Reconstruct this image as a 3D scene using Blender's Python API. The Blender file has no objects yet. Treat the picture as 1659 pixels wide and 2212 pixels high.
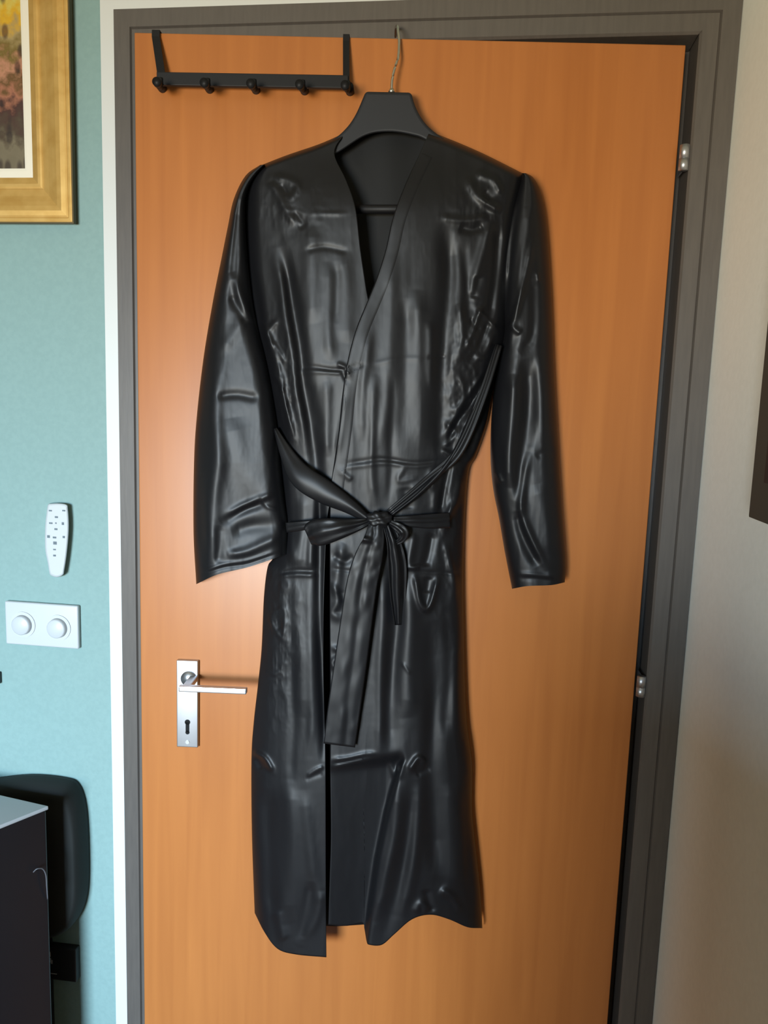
import bpy, bmesh, math
import numpy as np
from mathutils import Vector, Matrix

C = bpy.context.scene.collection
scene = bpy.context.scene

# ---------------------------------------------------------------- camera
W_, H_, F_ = 1659.0, 2212.0, 1650.0
CX, CY = W_ / 2, H_ / 2
_down = np.array([-404, 12144, F_]); _down /= np.linalg.norm(_down)
_left = np.array([-13519, -672, F_]); _left -= _down * _left.dot(_down); _left /= np.linalg.norm(_left)
AX = -_left; AZ = -_down; AY = np.cross(AZ, AX)
CAM = np.array([0.0, -1.13, 1.47])
cd = bpy.data.cameras.new('camera'); cam = bpy.data.objects.new('camera', cd); C.objects.link(cam)
cd.sensor_fit = 'VERTICAL'; cd.sensor_height = 36; cd.lens = F_ / H_ * 36; cd.clip_start = 0.02
right = (AX[0], AY[0], AZ[0]); dn = (AX[1], AY[1], AZ[1]); fw = (AX[2], AY[2], AZ[2])
m = Matrix(((right[0], -dn[0], -fw[0], CAM[0]), (right[1], -dn[1], -fw[1], CAM[1]),
            (right[2], -dn[2], -fw[2], CAM[2]), (0, 0, 0, 1)))
cam.matrix_world = m
scene.camera = cam

# ---------------------------------------------------------------- world, lights, exposure
scene.view_settings.view_transform = 'Standard'
scene.view_settings.look = 'None'
scene.view_settings.exposure = 0.0
scene.view_settings.gamma = 1.0
scene.view_settings.use_curve_mapping = False
w = bpy.data.worlds.new('world'); scene.world = w; w.use_nodes = True
w.node_tree.nodes['Background'].inputs[0].default_value = (0.55, 0.7, 0.9, 1)
w.node_tree.nodes['Background'].inputs[1].default_value = 0.02

def area(name, loc, target, sx, sy, energy, col, spread=180):
    l = bpy.data.lights.new(name, 'AREA'); l.shape = 'RECTANGLE'; l.size = sx; l.size_y = sy
    l.energy = energy; l.color = col; l.spread = math.radians(spread)
    o = bpy.data.objects.new(name, l); C.objects.link(o); o.location = loc
    d = Vector(target) - Vector(loc)
    o.rotation_euler = d.to_track_quat('-Z', 'Y').to_euler()
    return o
# daylight through the window opposite the door: blue sky light falls downwards,
# green-yellow light from the garden comes upwards
area('window_sky_light', (-0.80, -3.05, 1.35), (-0.70, 0.0, 0.45), 0.80, 0.65, 24, (0.46, 0.72, 1.0), 62)
area('window_garden_light', (-0.80, -3.05, 1.15), (-0.10, 0.0, 1.6), 0.80, 0.65, 26, (1.0, 0.88, 0.66), 100)

# ---------------------------------------------------------------- helpers
def ray(px, py):
    px = np.asarray(px, float); py = np.asarray(py, float)
    r = np.stack([px - CX, py - CY, np.full(px.shape, F_)], -1)
    return np.stack([r @ AX, r @ AY, r @ AZ], -1)
def WP(px, py, y=0.0):                       # point on the vertical plane at depth y
    r = ray(px, py); return CAM + r * ((y - CAM[1]) / r[..., 1:2])
def ZP(px, py, z):                           # point at height z
    r = ray(px, py); return CAM + r * ((z - CAM[2]) / r[..., 2:3])
def XP(px, py, x):                           # point on the side wall plane
    r = ray(px, py); return CAM + r * ((x - CAM[0]) / r[..., 0:1])
HINGE = WP(1482, 97, 0.010); DTOP = HINGE[2]
LATCH = ZP(290, 70, DTOP)
dv = LATCH - HINGE; DWID = float(np.hypot(dv[0], dv[1]))
DD = -dv / DWID; DD[2] = 0                    # along the door, latch -> hinge
DN = np.array([DD[1], -DD[0], 0.0])           # out of the door, to the viewer
def DP(px, py, s=0.0):                        # point standing s in front of the door face
    r = ray(px, py); s = np.asarray(s, float)
    den = r @ DN; t = (s + (HINGE - CAM) @ DN) / den
    return CAM + r * t[..., None]

def mat(name, col, rough=0.5, metal=0.0, spec=0.5):
    m = bpy.data.materials.new(name); m.use_nodes = True
    b = m.node_tree.nodes['Principled BSDF']
    b.inputs['Base Color'].default_value = (*col, 1); b.inputs['Roughness'].default_value = rough
    b.inputs['Metallic'].default_value = metal; b.inputs['Specular IOR Level'].default_value = spec
    return m
def srgb(r, g, b):
    f = lambda c: (c / 255 / 12.92) if c / 255 < 0.04045 else ((c / 255 + 0.055) / 1.055) ** 2.4
    return (f(r), f(g), f(b))
def noise_mix(m, scale, c1, c2, stretch=(1, 1, 1), bump=0.0, detail=4, lo=0.35, hi=0.65, dist=0.001, rot=None):
    nt = m.node_tree; N = nt.nodes; L = nt.links; b = N['Principled BSDF']
    tc = N.new('ShaderNodeTexCoord'); mp = N.new('ShaderNodeMapping'); mp.inputs['Scale'].default_value = stretch
    no = N.new('ShaderNodeTexNoise'); no.inputs['Scale'].default_value = scale; no.inputs['Detail'].default_value = detail
    cr = N.new('ShaderNodeValToRGB'); cr.color_ramp.elements[0].position = lo; cr.color_ramp.elements[1].position = hi
    cr.color_ramp.elements[0].color = (*c1, 1); cr.color_ramp.elements[1].color = (*c2, 1)
    L.new(tc.outputs['Object'], mp.inputs[0]); L.new(mp.outputs[0], no.inputs['Vector']); L.new(no.outputs['Fac'], cr.inputs[0])
    L.new(cr.outputs[0], b.inputs['Base Color'])
    if bump:
        bp = N.new('ShaderNodeBump'); bp.inputs['Strength'].default_value = bump; bp.inputs['Distance'].default_value = dist
        L.new(no.outputs['Fac'], bp.inputs['Height']); L.new(bp.outputs[0], b.inputs['Normal'])
    return no, cr

M = {}
M['teal'] = mat('teal_wall_paint', (0.27, 0.49, 0.46), 0.75)
noise_mix(M['teal'], 140, (0.192, 0.300, 0.285), (0.206, 0.318, 0.302), bump=0.25, dist=0.0012)
M['white_wall'] = mat('white_wall_paint', (0.62, 0.62, 0.58), 0.8)
noise_mix(M['white_wall'], 120, (0.84, 0.85, 0.79), (0.87, 0.88, 0.82), bump=0.2, dist=0.001)
M['white_trim'] = mat('white_trim_paint', (0.57, 0.58, 0.56), 0.45)
M['room'] = mat('room_wall_paint', (0.50, 0.52, 0.47), 0.9)
M['ceil'] = mat('ceiling_paint', (0.72, 0.70, 0.60), 0.9)
M['floor'] = mat('oak_floor', (0.25, 0.14, 0.08), 0.5)
noise_mix(M['floor'], 6, (0.20, 0.11, 0.06), (0.32, 0.19, 0.11), (1, 9, 1))
M['frame'] = mat('taupe_frame_paint', (0.088, 0.076, 0.066), 0.42)
noise_mix(M['frame'], 60, (0.082, 0.071, 0.062), (0.094, 0.081, 0.070), (3, 3, 0.3), bump=0.15, dist=0.0006)
# door veneer
md = mat('orange_wood_veneer', (0.5, 0.22, 0.06), 0.38); M['door'] = md
nt = md.node_tree; N = nt.nodes; L = nt.links; b = N['Principled BSDF']
tc = N.new('ShaderNodeTexCoord')
mp = N.new('ShaderNodeMapping'); mp.inputs['Scale'].default_value = (1, 1, 0.045)
n1 = N.new('ShaderNodeTexNoise'); n1.inputs['Scale'].default_value = 55; n1.inputs['Detail'].default_value = 5; n1.inputs['Distortion'].default_value = 0.6
mp2 = N.new('ShaderNodeMapping'); mp2.inputs['Scale'].default_value = (1, 1, 0.12)
n2 = N.new('ShaderNodeTexNoise'); n2.inputs['Scale'].default_value = 9; n2.inputs['Detail'].default_value = 3
cr = N.new('ShaderNodeValToRGB'); cr.color_ramp.elements[0].position = 0.25; cr.color_ramp.elements[1].position = 0.75
cr.color_ramp.elements[0].color = (0.325, 0.104, 0.024, 1); cr.color_ramp.elements[1].color = (0.440, 0.156, 0.038, 1)
ad = N.new('ShaderNodeMath'); ad.operation = 'ADD'
ml = N.new('ShaderNodeMath'); ml.operation = 'MULTIPLY'; ml.inputs[1].default_value = 0.5
L.new(tc.outputs['Object'], mp.inputs[0]); L.new(mp.outputs[0], n1.inputs['Vector'])
L.new(tc.outputs['Object'], mp2.inputs[0]); L.new(mp2.outputs[0], n2.inputs['Vector'])
L.new(n1.outputs['Fac'], ad.inputs[0]); L.new(n2.outputs['Fac'], ad.inputs[1]); L.new(ad.outputs[0], ml.inputs[0])
L.new(ml.outputs[0], cr.inputs[0]); L.new(cr.outputs[0], b.inputs['Base Color'])
bp = N.new('ShaderNodeBump'); bp.inputs['Strength'].default_value = 0.12; bp.inputs['Distance'].default_value = 0.0006
L.new(n1.outputs['Fac'], bp.inputs['Height']); L.new(bp.outputs[0], b.inputs['Normal'])

def satin(name, base, rough, spec, fine=0.25):
    m = mat(name, base, rough, 0, spec)
    nt = m.node_tree; N = nt.nodes; L = nt.links; b = N['Principled BSDF']
    tc = N.new('ShaderNodeTexCoord'); mp = N.new('ShaderNodeMapping'); mp.inputs['Scale'].default_value = (1, 1, 0.35)
    no = N.new('ShaderNodeTexNoise'); no.inputs['Scale'].default_value = 26; no.inputs['Detail'].default_value = 3
    no.inputs['Distortion'].default_value = 0.8
    bp = N.new('ShaderNodeBump'); bp.inputs['Strength'].default_value = fine; bp.inputs['Distance'].default_value = 0.006
    L.new(tc.outputs['Object'], mp.inputs[0]); L.new(mp.outputs[0], no.inputs['Vector'])
    L.new(no.outputs['Fac'], bp.inputs['Height']); L.new(bp.outputs[0], b.inputs['Normal'])
    return m
M['satin'] = satin('black_satin', (0.0045, 0.0045, 0.0055), 0.46, 0.33, 0.04)
M['satin_in'] = satin('black_satin_inside', (0.006, 0.006, 0.006), 0.55, 0.2, 0.1)
M['velvet'] = mat('charcoal_hanger', (0.011, 0.0115, 0.014), 0.6, 0, 0.4)
M['chrome'] = mat('brushed_aluminium', (0.50, 0.51, 0.53), 0.42, 1.0)
M['wire'] = mat('steel_wire', (0.6, 0.57, 0.5), 0.3, 1.0)
M['blackmetal'] = mat('black_powder_coat', (0.006, 0.0055, 0.006), 0.55, 0, 0.3)
M['white_plastic'] = mat('white_plastic', (0.47, 0.49, 0.50), 0.4)
M['grey_print'] = mat('grey_print', (0.10, 0.13, 0.15), 0.6)
M['gold'] = mat('gold_leaf', (0.62, 0.40, 0.14), 0.38, 0.55)
noise_mix(M['gold'], 40, (0.60, 0.35, 0.095), (0.70, 0.44, 0.14), (1, 1, 1), bump=0.1, dist=0.0005)
M['gold_dark'] = mat('bronze_edge', (0.10, 0.07, 0.025), 0.5, 0.3)
M['liner'] = mat('cream_liner', (0.72, 0.67, 0.56), 0.8)
M['black'] = mat('black_lacquer', (0.008, 0.009, 0.012), 0.35)
M['blackmatte'] = mat('black_plastic', (0.010, 0.010, 0.012), 0.5)
M['grey_top'] = mat('light_grey_laminate', (0.42, 0.45, 0.47), 0.45)
M['dark_panel'] = mat('dark_olive_panel', (0.045, 0.050, 0.040), 0.6)
M['hole'] = mat('black_void', (0.002, 0.002, 0.002), 0.9)
M['shadow_solid'] = mat('shadow_black', (0.012, 0.014, 0.013), 0.7, 0, 0.3)  # near-black that paints the cabinet's wall shadow
M['blocker_finish'] = mat('blocker_grey', (0.16, 0.17, 0.19), 0.5)
M['scuff'] = mat('dull_grey', (0.09, 0.09, 0.10), 0.5)
M['stitch'] = mat('white_mark', (0.35, 0.37, 0.40), 0.5)

def link(name, me, m, parent=None, smooth=False):
    o = bpy.data.objects.new(name, me); C.objects.link(o)
    if m is not None: me.materials.append(m)
    if parent is not None: o.parent = parent
    if smooth:
        for p in me.polygons: p.use_smooth = True
    return o
def empty(name, loc=(0, 0, 0)):
    o = bpy.data.objects.new(name, None); C.objects.link(o); o.location = loc; o.empty_display_size = 0.05
    return o
def tag(o, label, cat, group=None):
    o['label'] = label; o['category'] = cat
    if group: o['group'] = group
    return o
def struct(o): o['kind'] = 'structure'; return o
def wloc(p):
    v = Vector((0, 0, 0))
    while p is not None: v += p.location; p = p.parent
    return v
def obj(name, bm, m, parent=None, smooth=False, bevel=0.0, seg=2):
    if bevel:
        bmesh.ops.bevel(bm, geom=[e for e in bm.edges], offset=bevel, segments=seg, affect='EDGES', profile=0.6)
    me = bpy.data.meshes.new(name)
    if parent is not None: bmesh.ops.translate(bm, verts=bm.verts, vec=-wloc(parent))
    bmesh.ops.recalc_face_normals(bm, faces=bm.faces)
    bm.to_mesh(me); bm.free()
    return link(name, me, m, parent, smooth)
def bx(bm, lo, hi, M4=None):
    vs = [bm.verts.new((x, y, z)) for x in (lo[0], hi[0]) for y in (lo[1], hi[1]) for z in (lo[2], hi[2])]
    for f in ((0, 1, 3, 2), (4, 6, 7, 5), (0, 4, 5, 1), (2, 3, 7, 6), (0, 2, 6, 4), (1, 5, 7, 3)):
        bm.faces.new([vs[i] for i in f])
    if M4 is not None: bmesh.ops.transform(bm, verts=vs, matrix=M4)
    return vs
def box(name, lo, hi, m, parent=None, bevel=0.0, M4=None, seg=2):
    bm = bmesh.new(); bx(bm, lo, hi, M4); return obj(name, bm, m, parent, bevel > 0, bevel, seg)
def prism(bm, front, back):                   # two matching rings of points -> closed solid
    a = [bm.verts.new(p) for p in front]; c = [bm.verts.new(p) for p in back]; n = len(a)
    bm.faces.new(a); bm.faces.new(c[::-1])
    for i in range(n): bm.faces.new((a[i], c[i], c[(i + 1) % n], a[(i + 1) % n]))
def tube(bm, pts, r, n=10, cap=True):
    pts = [np.array(p, float) for p in pts]; rings = []
    rr = r if hasattr(r, '__len__') else [r] * len(pts)
    ref = np.array([0.13, 0.2, 0.97])
    for i, p in enumerate(pts):
        t = pts[min(i + 1, len(pts) - 1)] - pts[max(i - 1, 0)]; t /= np.linalg.norm(t)
        u = np.cross(t, ref)
        if np.linalg.norm(u) < 0.15: u = np.cross(t, [1, 0, 0])
        u /= np.linalg.norm(u); v = np.cross(t, u)
        rings.append([bm.verts.new(p + rr[i] * (math.cos(a) * u + math.sin(a) * v)) for a in np.linspace(0, 2 * math.pi, n, endpoint=False)])
    for a, c in zip(rings, rings[1:]):
        for j in range(n): bm.faces.new((a[j], a[(j + 1) % n], c[(j + 1) % n], c[j]))
    if cap: bm.faces.new(rings[0][::-1]); bm.faces.new(rings[-1])
def disc_solid(bm, cpt, axis, r, h, n=32, r2=None):   # short cylinder from cpt along axis
    axis = np.array(axis, float); axis /= np.linalg.norm(axis)
    tube(bm, [cpt, np.array(cpt) + axis * h], [r, r2 or r], n)
def cr_spline(P, n=8):                         # Catmull-Rom through rows of P
    P = np.array(P, float); out = []
    Q = np.vstack([2 * P[0] - P[1], P, 2 * P[-1] - P[-2]])
    for i in range(1, len(Q) - 2):
        for t in np.linspace(0, 1, n, endpoint=False):
            a, b_, c, d = Q[i - 1], Q[i], Q[i + 1], Q[i + 2]
            out.append(0.5 * ((2 * b_) + (-a + c) * t + (2 * a - 5 * b_ + 4 * c - d) * t * t + (-a + 3 * b_ - 3 * c + d) * t ** 3))
    out.append(P[-1]); return np.array(out)

# ================================================================ SETTING
XR = 0.313          # face of the side wall on the right
XL, XT = -0.5785, 2.050   # outer edge of the white painted border
FX0, FX1, FZ = -0.557, 0.312, 2.028
RY = -3.15
bm = bmesh.new(); yw = 0.010
bx(bm, (-2.6, yw, 0), (FX0 + 0.01, yw + 0.12, 2.5)); bx(bm, (FX0 + 0.01, yw, FZ - 0.01), (XR + 0.2, yw + 0.12, 2.5))
struct(obj('wall_back', bm, M['teal']))
struct(box('wall_right', (XR, RY - 0.1, 0), (XR + 0.12, yw + 0.2, 2.5), M['white_wall']))
struct(box('wall_left', (-2.72, RY - 0.1, 0), (-2.6, yw + 0.12, 2.5), M['room']))
bm = bmesh.new()
bx(bm, (-2.6, RY - 0.12, 0), (-1.50, RY, 2.5)); bx(bm, (-0.10, RY - 0.12, 0), (XR, RY, 2.5))
bx(bm, (-1.50, RY - 0.12, 0), (-0.10, RY, 0.75)); bx(bm, (-1.50, RY - 0.12, 2.0), (-0.10, RY, 2.5))
struct(obj('wall_front', bm, M['room']))
wn = struct(empty('window_1', (-0.80, RY - 0.06, 0.75)))
bm = bmesh.new()
for a, c in (((-1.50, -.10), (0.75, 0.81)), ((-1.50, -.10), (1.94, 2.0)), ((-1.50, -1.44), (.75, 2.0)), ((-.16, -.10), (.75, 2.0)), ((-.83, -.77), (.75, 2.0))):
    bx(bm, (a[0], RY - 0.09, c[0]), (a[1], RY - 0.03, c[1]))
obj('window_frame', bm, M['white_trim'], wn)
struct(box('floor', (-2.72, RY - 0.12, -0.05), (XR + 0.12, 0.3, 0), M['floor']))
struct(box('ceiling', (-2.72, RY - 0.12, 2.5), (XR + 0.12, 0.3, 2.55), M['ceil']))
# white painted border round the frame
t2 = struct(empty('trim_2', (XL, 0, 0)))
box('border_strip', (XL, 0.002, 0), (FX0, 0.02, XT), M['white_trim'], t2)
box('border_strip', (FX0, 0.002, FZ), (XR, 0.02, XT), M['white_trim'], t2)
# door frame: face band, groove, inner band, rebate
t1 = struct(empty('trim_1', (FX0, 0, 0)))
def jamb(x0, x1, sgn):   # profile in (x, y), extruded in z ; sgn +1 for left jamb
    a, c = (x0, x1) if sgn > 0 else (x1, x0)
    g = a + sgn * 0.0255
    pf = [(a, 0.09), (a, 0.0), (g - sgn * .0015, 0.0), (g, 0.003), (g + sgn * .0015, 0.0015), (c - sgn * .003, 0.0015), (c, 0.0045), (c, 0.055), (c + sgn * 0.014, 0.055), (c + sgn * 0.014, 0.09)]
    return pf
for x0, x1, s in ((FX0, -0.5075, 1), (0.2615, FX1, -1)):
    pf = jamb(x0, x1, s); bm = bmesh.new()
    top = [( (p[0]), p[1], FZ - abs(p[0] - (x0 if s > 0 else x1))) for p in pf]   # mitred
    prism(bm, [(p[0], p[1], 0.0) for p in pf], top)
    obj('jamb', bm, M['frame'], t1)
pz = [(0, 0.09), (0, 0.0), (0.024, 0.0), (0.0255, 0.003), (0.027, 0.0015), (0.049, 0.0015), (0.052, 0.0045), (0.052, 0.055), (0.066, 0.055), (0.066, 0.09)]
bm = bmesh.new()
prism(bm, [(FX0 + d, y, FZ - d) for d, y in pz], [(FX1 - d, y, FZ - d) for d, y in pz])
obj('head', bm, M['frame'], t1)

# ---------------------------------------------------------------- the door, ajar
door = struct(empty('door_1', tuple(HINGE * [1, 1, 0])))
R4 = Matrix(((DD[0], -DN[0], 0, LATCH[0]), (DD[1], -DN[1], 0, LATCH[1]), (0, 0, 1, 0), (0, 0, 0, 1)))  # local x along, y into the leaf
def lay(name, lo, hi, m, parent, bevel=0.0, seg=2): return box(name, lo, hi, m, parent, bevel, R4, seg)
lay('door_leaf', (0, 0, 0.008), (DWID, 0.038, DTOP), M['door'], door, 0.0015)
def loc(px, py, s=0.0):
    p = DP(px, py, s); return float((p - LATCH) @ DD), float(p[2])
# handle plate
x0, z1 = loc(384, 1423); x1, z0 = loc(430, 1611)
plate = lay('handle_plate', (x0, -0.007, z0), (x1, -0.0002, z1), M['chrome'], door, 0.0014, 3)
def kpt(x, y, z): return np.array(R4 @ Vector((x, y, z)))
kx, kz = loc(405, 1560, .007)
kz2 = loc(405, 1582, .007)[1]
bm = bmesh.new()
disc_solid(bm, kpt(kx, -0.0066, kz), DN, 0.0042, 0.0008, 20)
bx(bm, (kx - 0.0028, -0.0074, kz2), (kx + 0.0028, -0.0066, kz), R4)
disc_solid(bm, kpt(kx, -0.0066, kz2), DN, 0.0032, 0.0008, 16)
obj('keyhole', bm, M['hole'], plate)
sx, sz = loc(405, 1603, .007)
bm = bmesh.new(); disc_solid(bm, kpt(sx, -0.0068, sz), DN, 0.003, 0.0012, 16); obj('screw', bm, M['chrome'], plate)
# lever: neck out of the plate, then a straight bar
lx, lz = loc(399, 1487, .052); lx2, _ = loc(533, 1487, .052)
bm = bmesh.new()
nx, nz = loc(408, 1465, .007)
disc_solid(bm, kpt(nx, -0.0068, nz), DN, 0.0115, 0.004, 32)
obj('lever_collar', bm, M['chrome'], door, True)
bm = bmesh.new()
bx(bm, (lx - 0.008, -0.056, lz - 0.0042), (lx2, -0.046, lz + 0.0042), R4)
bx(bm, (lx - 0.004, -0.048, lz - 0.004), (lx + 0.008, -0.006, lz + 0.004), R4)
obj('lever', bm, M['chrome'], door, False, 0.0016)
# hinges
for (py0, py1, px) in ((311, 366, 1476), (1463, 1506, 1380)):
    a = WP(px, py0, -0.002); c = WP(px, py1, -0.002); bm = bmesh.new()
    L_ = a[2] - c[2]; hx = 0.2545; hy = 0.003
    tube(bm, [(hx, hy, c[2] + L_ * 0.47), (hx, hy, a[2])], 0.0065, 16)
    hg = obj('hinge', bm, M['chrome'], door, True)
    bm = bmesh.new(); tube(bm, [(hx, hy, c[2]), (hx, hy, c[2] + L_ * 0.45)], 0.0065, 16)
    obj('hinge_pin_base', bm, M['chrome'], hg, True)
    box('hinge_leaf', (hx - 0.001, hy + .004, c[2]), (hx + 0.001, 0.03, a[2]), M['chrome'], hg)

# ================================================================ OVER-DOOR HOOK RACK
rack = tag(empty('hook_rack', tuple(DP(540, 170, 0.0))), 'black metal over-door hook rack with five hooks at the top left of the door', 'hook rack')
sb = 0.020
a = DP(338, 155, sb); c_ = DP(338, 183, sb); e = DP(752, 162, sb); f_ = DP(752, 190, sb)
bm = bmesh.new()
prism(bm, [a, e, f_, c_], [p - DN * 0.006 for p in (a, e, f_, c_)])
obj('bar', bm, M['blackmetal'], rack, False, 0.0008)
def strap(top, bot, wpx, sbot):
    # flat strap from over the door top down to the bar
    bm = bmesh.new(); sect = []
    zt = DTOP + 0.0015
    hx0 = loc(top[0] - wpx / 2, top[1], 0.003)[0]; hx1 = loc(top[0] + wpx / 2, top[1], 0.003)[0]
    bl, br = DP(bot[0] - wpx / 2, bot[1], sbot), DP(bot[0] + wpx / 2, bot[1], sbot)
    path = [(kpt(hx0, 0.040, zt - 0.03), kpt(hx1, 0.040, zt - 0.03)), (kpt(hx0, 0.040, zt), kpt(hx1, 0.040, zt)),
            (kpt(hx0, -0.003, zt), kpt(hx1, -0.003, zt)), (kpt(hx0, -0.0035, zt - 0.008), kpt(hx1, -0.0035, zt - 0.008)), (bl, br)]
    v = [[bm.verts.new(p) for p in pr] for pr in path]
    for q, r in zip(v, v[1:]): bm.faces.new((q[0], q[1], r[1], r[0]))
    o = obj('strap', bm, M['blackmetal'], rack)
    md_ = o.modifiers.new('s', 'SOLIDIFY'); md_.thickness = 0.0022; md_.offset = 0
    return o
strap((337, 78), (350, 170), 17, sb - 0.003)
strap((748, 86), (748, 176), 14, sb - 0.003)
for hx in (343, 445, 545, 650, 748):
    yb = 169 + (hx - 340) * 0.017
    bm = bmesh.new()
    p0 = DP(hx + 4, yb, sb); p1 = DP(hx + 4, yb + 14, sb + 0.002); p2 = DP(hx + 2, yb + 20, sb + 0.012); p3 = DP(hx - 2, yb + 12, sb + 0.026)
    tube(bm, cr_spline([p0, p1, p2, p3], 5), 0.0032, 8)
    hk = obj('hook', bm, M['blackmetal'], rack, True)
    bm = bmesh.new(); q = DP(hx - 2, yb + 11, sb + 0.025)
    disc_solid(bm, q, DN, 0.0058, 0.006, 18); obj('hook_knob', bm, M['blackmetal'], hk, True)
    bm = bmesh.new(); q = DP(hx + 8, yb + 22, 0.0005); disc_solid(bm, q, DN, 0.006, sb - 0.003, 14); obj('rubber_buffer', bm, M['blackmetal'], rack, True)

# ================================================================ HANGER
hang = tag(empty('coat_hanger', tuple(DP(845, 240, 0.02))), 'broad charcoal suit hanger with a steel hook over the door top', 'hanger')
top = cr_spline([(790, 198), (888, 200), (889, 201)], 1)
upR = cr_spline([(888, 200), (900, 236), (922, 270), (960, 300), (1040, 345), (1108, 392)], 6)
loR = cr_spline([(1100, 415), (1010, 362), (925, 306), (890, 292), (840, 285), (790, 293), (735, 327), (660, 372), (585, 408)], 6)
upL = cr_spline([(578, 385), (640, 345), (712, 306), (745, 280), (768, 248), (790, 198)], 6)
ring = np.vstack([upR, loR, upL])
# depth: thin at the neck, wide at the ends, front face domed
bm = bmesh.new()
fr = DP(ring[:, 0], ring[:, 1], 0.034); bk = DP(ring[:, 0], ring[:, 1], 0.016)
prism(bm, fr, bk)
o = obj('hanger_body', bm, M['velvet'], hang, False)
mdf = o.modifiers.new('b', 'BEVEL'); mdf.width = 0.004; mdf.segments = 3; mdf.limit_method = 'ANGLE'; mdf.angle_limit = 0.9
bm = bmesh.new()
tube(bm, [DP(700, 452, 0.030), DP(1000, 452, 0.030)], 0.0058, 16); obj('trouser_bar', bm, M['blackmetal'], hang, True)
bm = bmesh.new()
wp = [DP(846, 199, .022), DP(847, 175, .022), DP(852, 150, .021), DP(860, 125, .016), DP(862, 100, .010), DP(862, 84, .007)]
topc = DP(860, 84, .007)
hookpts = wp + [DP(860, 68, .003), DP(859, 57, -0.006), DP(855, 62, -0.020) , kpt(loc(853, 72, 0)[0], 0.045, DTOP + 0.004), kpt(loc(852, 80, 0)[0], 0.044, DTOP - 0.02)]
tube(bm, cr_spline(hookpts, 6), 0.0018, 10); obj('hook_wire', bm, M['wire'], hang, True)
bm = bmesh.new(); disc_solid(bm, DP(846, 201, .022), (0, 0, 1), 0.005, 0.005, 16, 0.003); obj('hook_socket', bm, M['wire'], hang, True)

# ================================================================ CLOTH TOOLS
def vnoise(x, y, seed):
    xi = np.floor(x).astype(np.int64); yi = np.floor(y).astype(np.int64); xf = x - xi; yf = y - yi
    def h(a, b_):
        n = (a * 374761393 + b_ * 668265263 + seed * 974634777) & 0xffffffff
        n = ((n ^ (n >> 13)) * 1274126177) & 0xffffffff
        return ((n ^ (n >> 16)) & 0xffff) / 65535.0
    u = xf * xf * (3 - 2 * xf); v = yf * yf * (3 - 2 * yf)
    return (h(xi, yi) * (1 - u) + h(xi + 1, yi) * u) * (1 - v) + (h(xi, yi + 1) * (1 - u) + h(xi + 1, yi + 1) * u) * v
def ridged(x, y, seed, oct=3):
    s = 0; a = 1; t = 0
    for k in range(oct):
        s = s + a * (1 - np.abs(2 * vnoise(x * 2 ** k, y * 2 ** k, seed + k) - 1)); t += a; a *= 0.5
    return s / t
def stroke(x, y, pts, wid, amp, taper=True):
    """gaussian ridge (amp>0) or valley (amp<0) along a polyline; fades towards its ends"""
    P = cr_spline(pts, 4) if len(pts) > 2 else np.array(pts, float)
    seg = np.linalg.norm(np.diff(P, axis=0), axis=1); cum = np.concatenate([[0], np.cumsum(seg)]); tot = cum[-1]
    x0, y0 = P.min(0) - 3.2 * wid; x1, y1 = P.max(0) + 3.2 * wid
    out = np.zeros_like(x); mk = (x > x0) & (x < x1) & (y > y0) & (y < y1)
    if not mk.any(): return out
    X = x[mk]; Y = y[mk]; best = np.full(X.shape, 1e9); tt = np.zeros(X.shape)
    for i in range(len(P) - 1):
        d = P[i + 1] - P[i]; l2 = d @ d
        if l2 < 1e-6: continue
        t = np.clip(((X - P[i, 0]) * d[0] + (Y - P[i, 1]) * d[1]) / l2, 0, 1)
        q = np.hypot(X - P[i, 0] - t * d[0], Y - P[i, 1] - t * d[1])
        u = q < best; best[u] = q[u]; tt[u] = (cum[i] + t[u] * seg[i]) / tot
    g = np.exp(-(best / wid) ** 2)
    if taper: g = g * np.clip(np.sin(np.pi * np.clip(tt, 0.02, 0.98)) * 2.2, 0, 1)
    out[mk] = amp * g
    return out
def resamp(P, n, v):
    """sample polyline P (rows x,y) at fractions v of its length"""
    seg = np.linalg.norm(np.diff(P, axis=0), axis=1); cum = np.concatenate([[0], np.cumsum(seg)]); cum /= cum[-1]
    return np.stack([np.interp(v, cum, P[:, 0]), np.interp(v, cum, P[:, 1])], -1)
def byy(P, v):
    """sample a downward-running boundary by its y fraction"""
    P = np.array(P, float); yy = P[0, 1] + v * (P[-1, 1] - P[0, 1])
    ys = np.maximum.accumulate(P[:, 1] + np.arange(len(P)) * 1e-6)
    return np.stack([np.interp(yy, ys, P[:, 0]), yy], -1)
def coons(L, R, T, B, nu, nv):
    u = np.linspace(0, 1, nu); v = np.linspace(0, 1, nv)
    Lp = byy(cr_spline(L, 6), v); Rp = byy(cr_spline(R, 6), v)
    Tp = resamp(cr_spline(T, 6) if len(T) > 2 else np.array(T, float), nu, u)
    Bp = resamp(cr_spline(B, 6) if len(B) > 2 else np.array(B, float), nu, u)
    U, V = np.meshgrid(u, v)
    U = U[..., None]; V = V[..., None]
    P = (1 - U) * Lp[:, None] + U * Rp[:, None] + (1 - V) * Tp[None] + V * Bp[None] \
        - ((1 - U) * (1 - V) * Lp[0] + U * (1 - V) * Rp[0] + (1 - U) * V * Lp[-1] + U * V * Rp[-1])
    return P[..., 0], P[..., 1]
def roll(d, r): return np.sqrt(np.clip(1 - (1 - np.clip(d / r, 0, 1)) ** 2, 0, 1))
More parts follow.
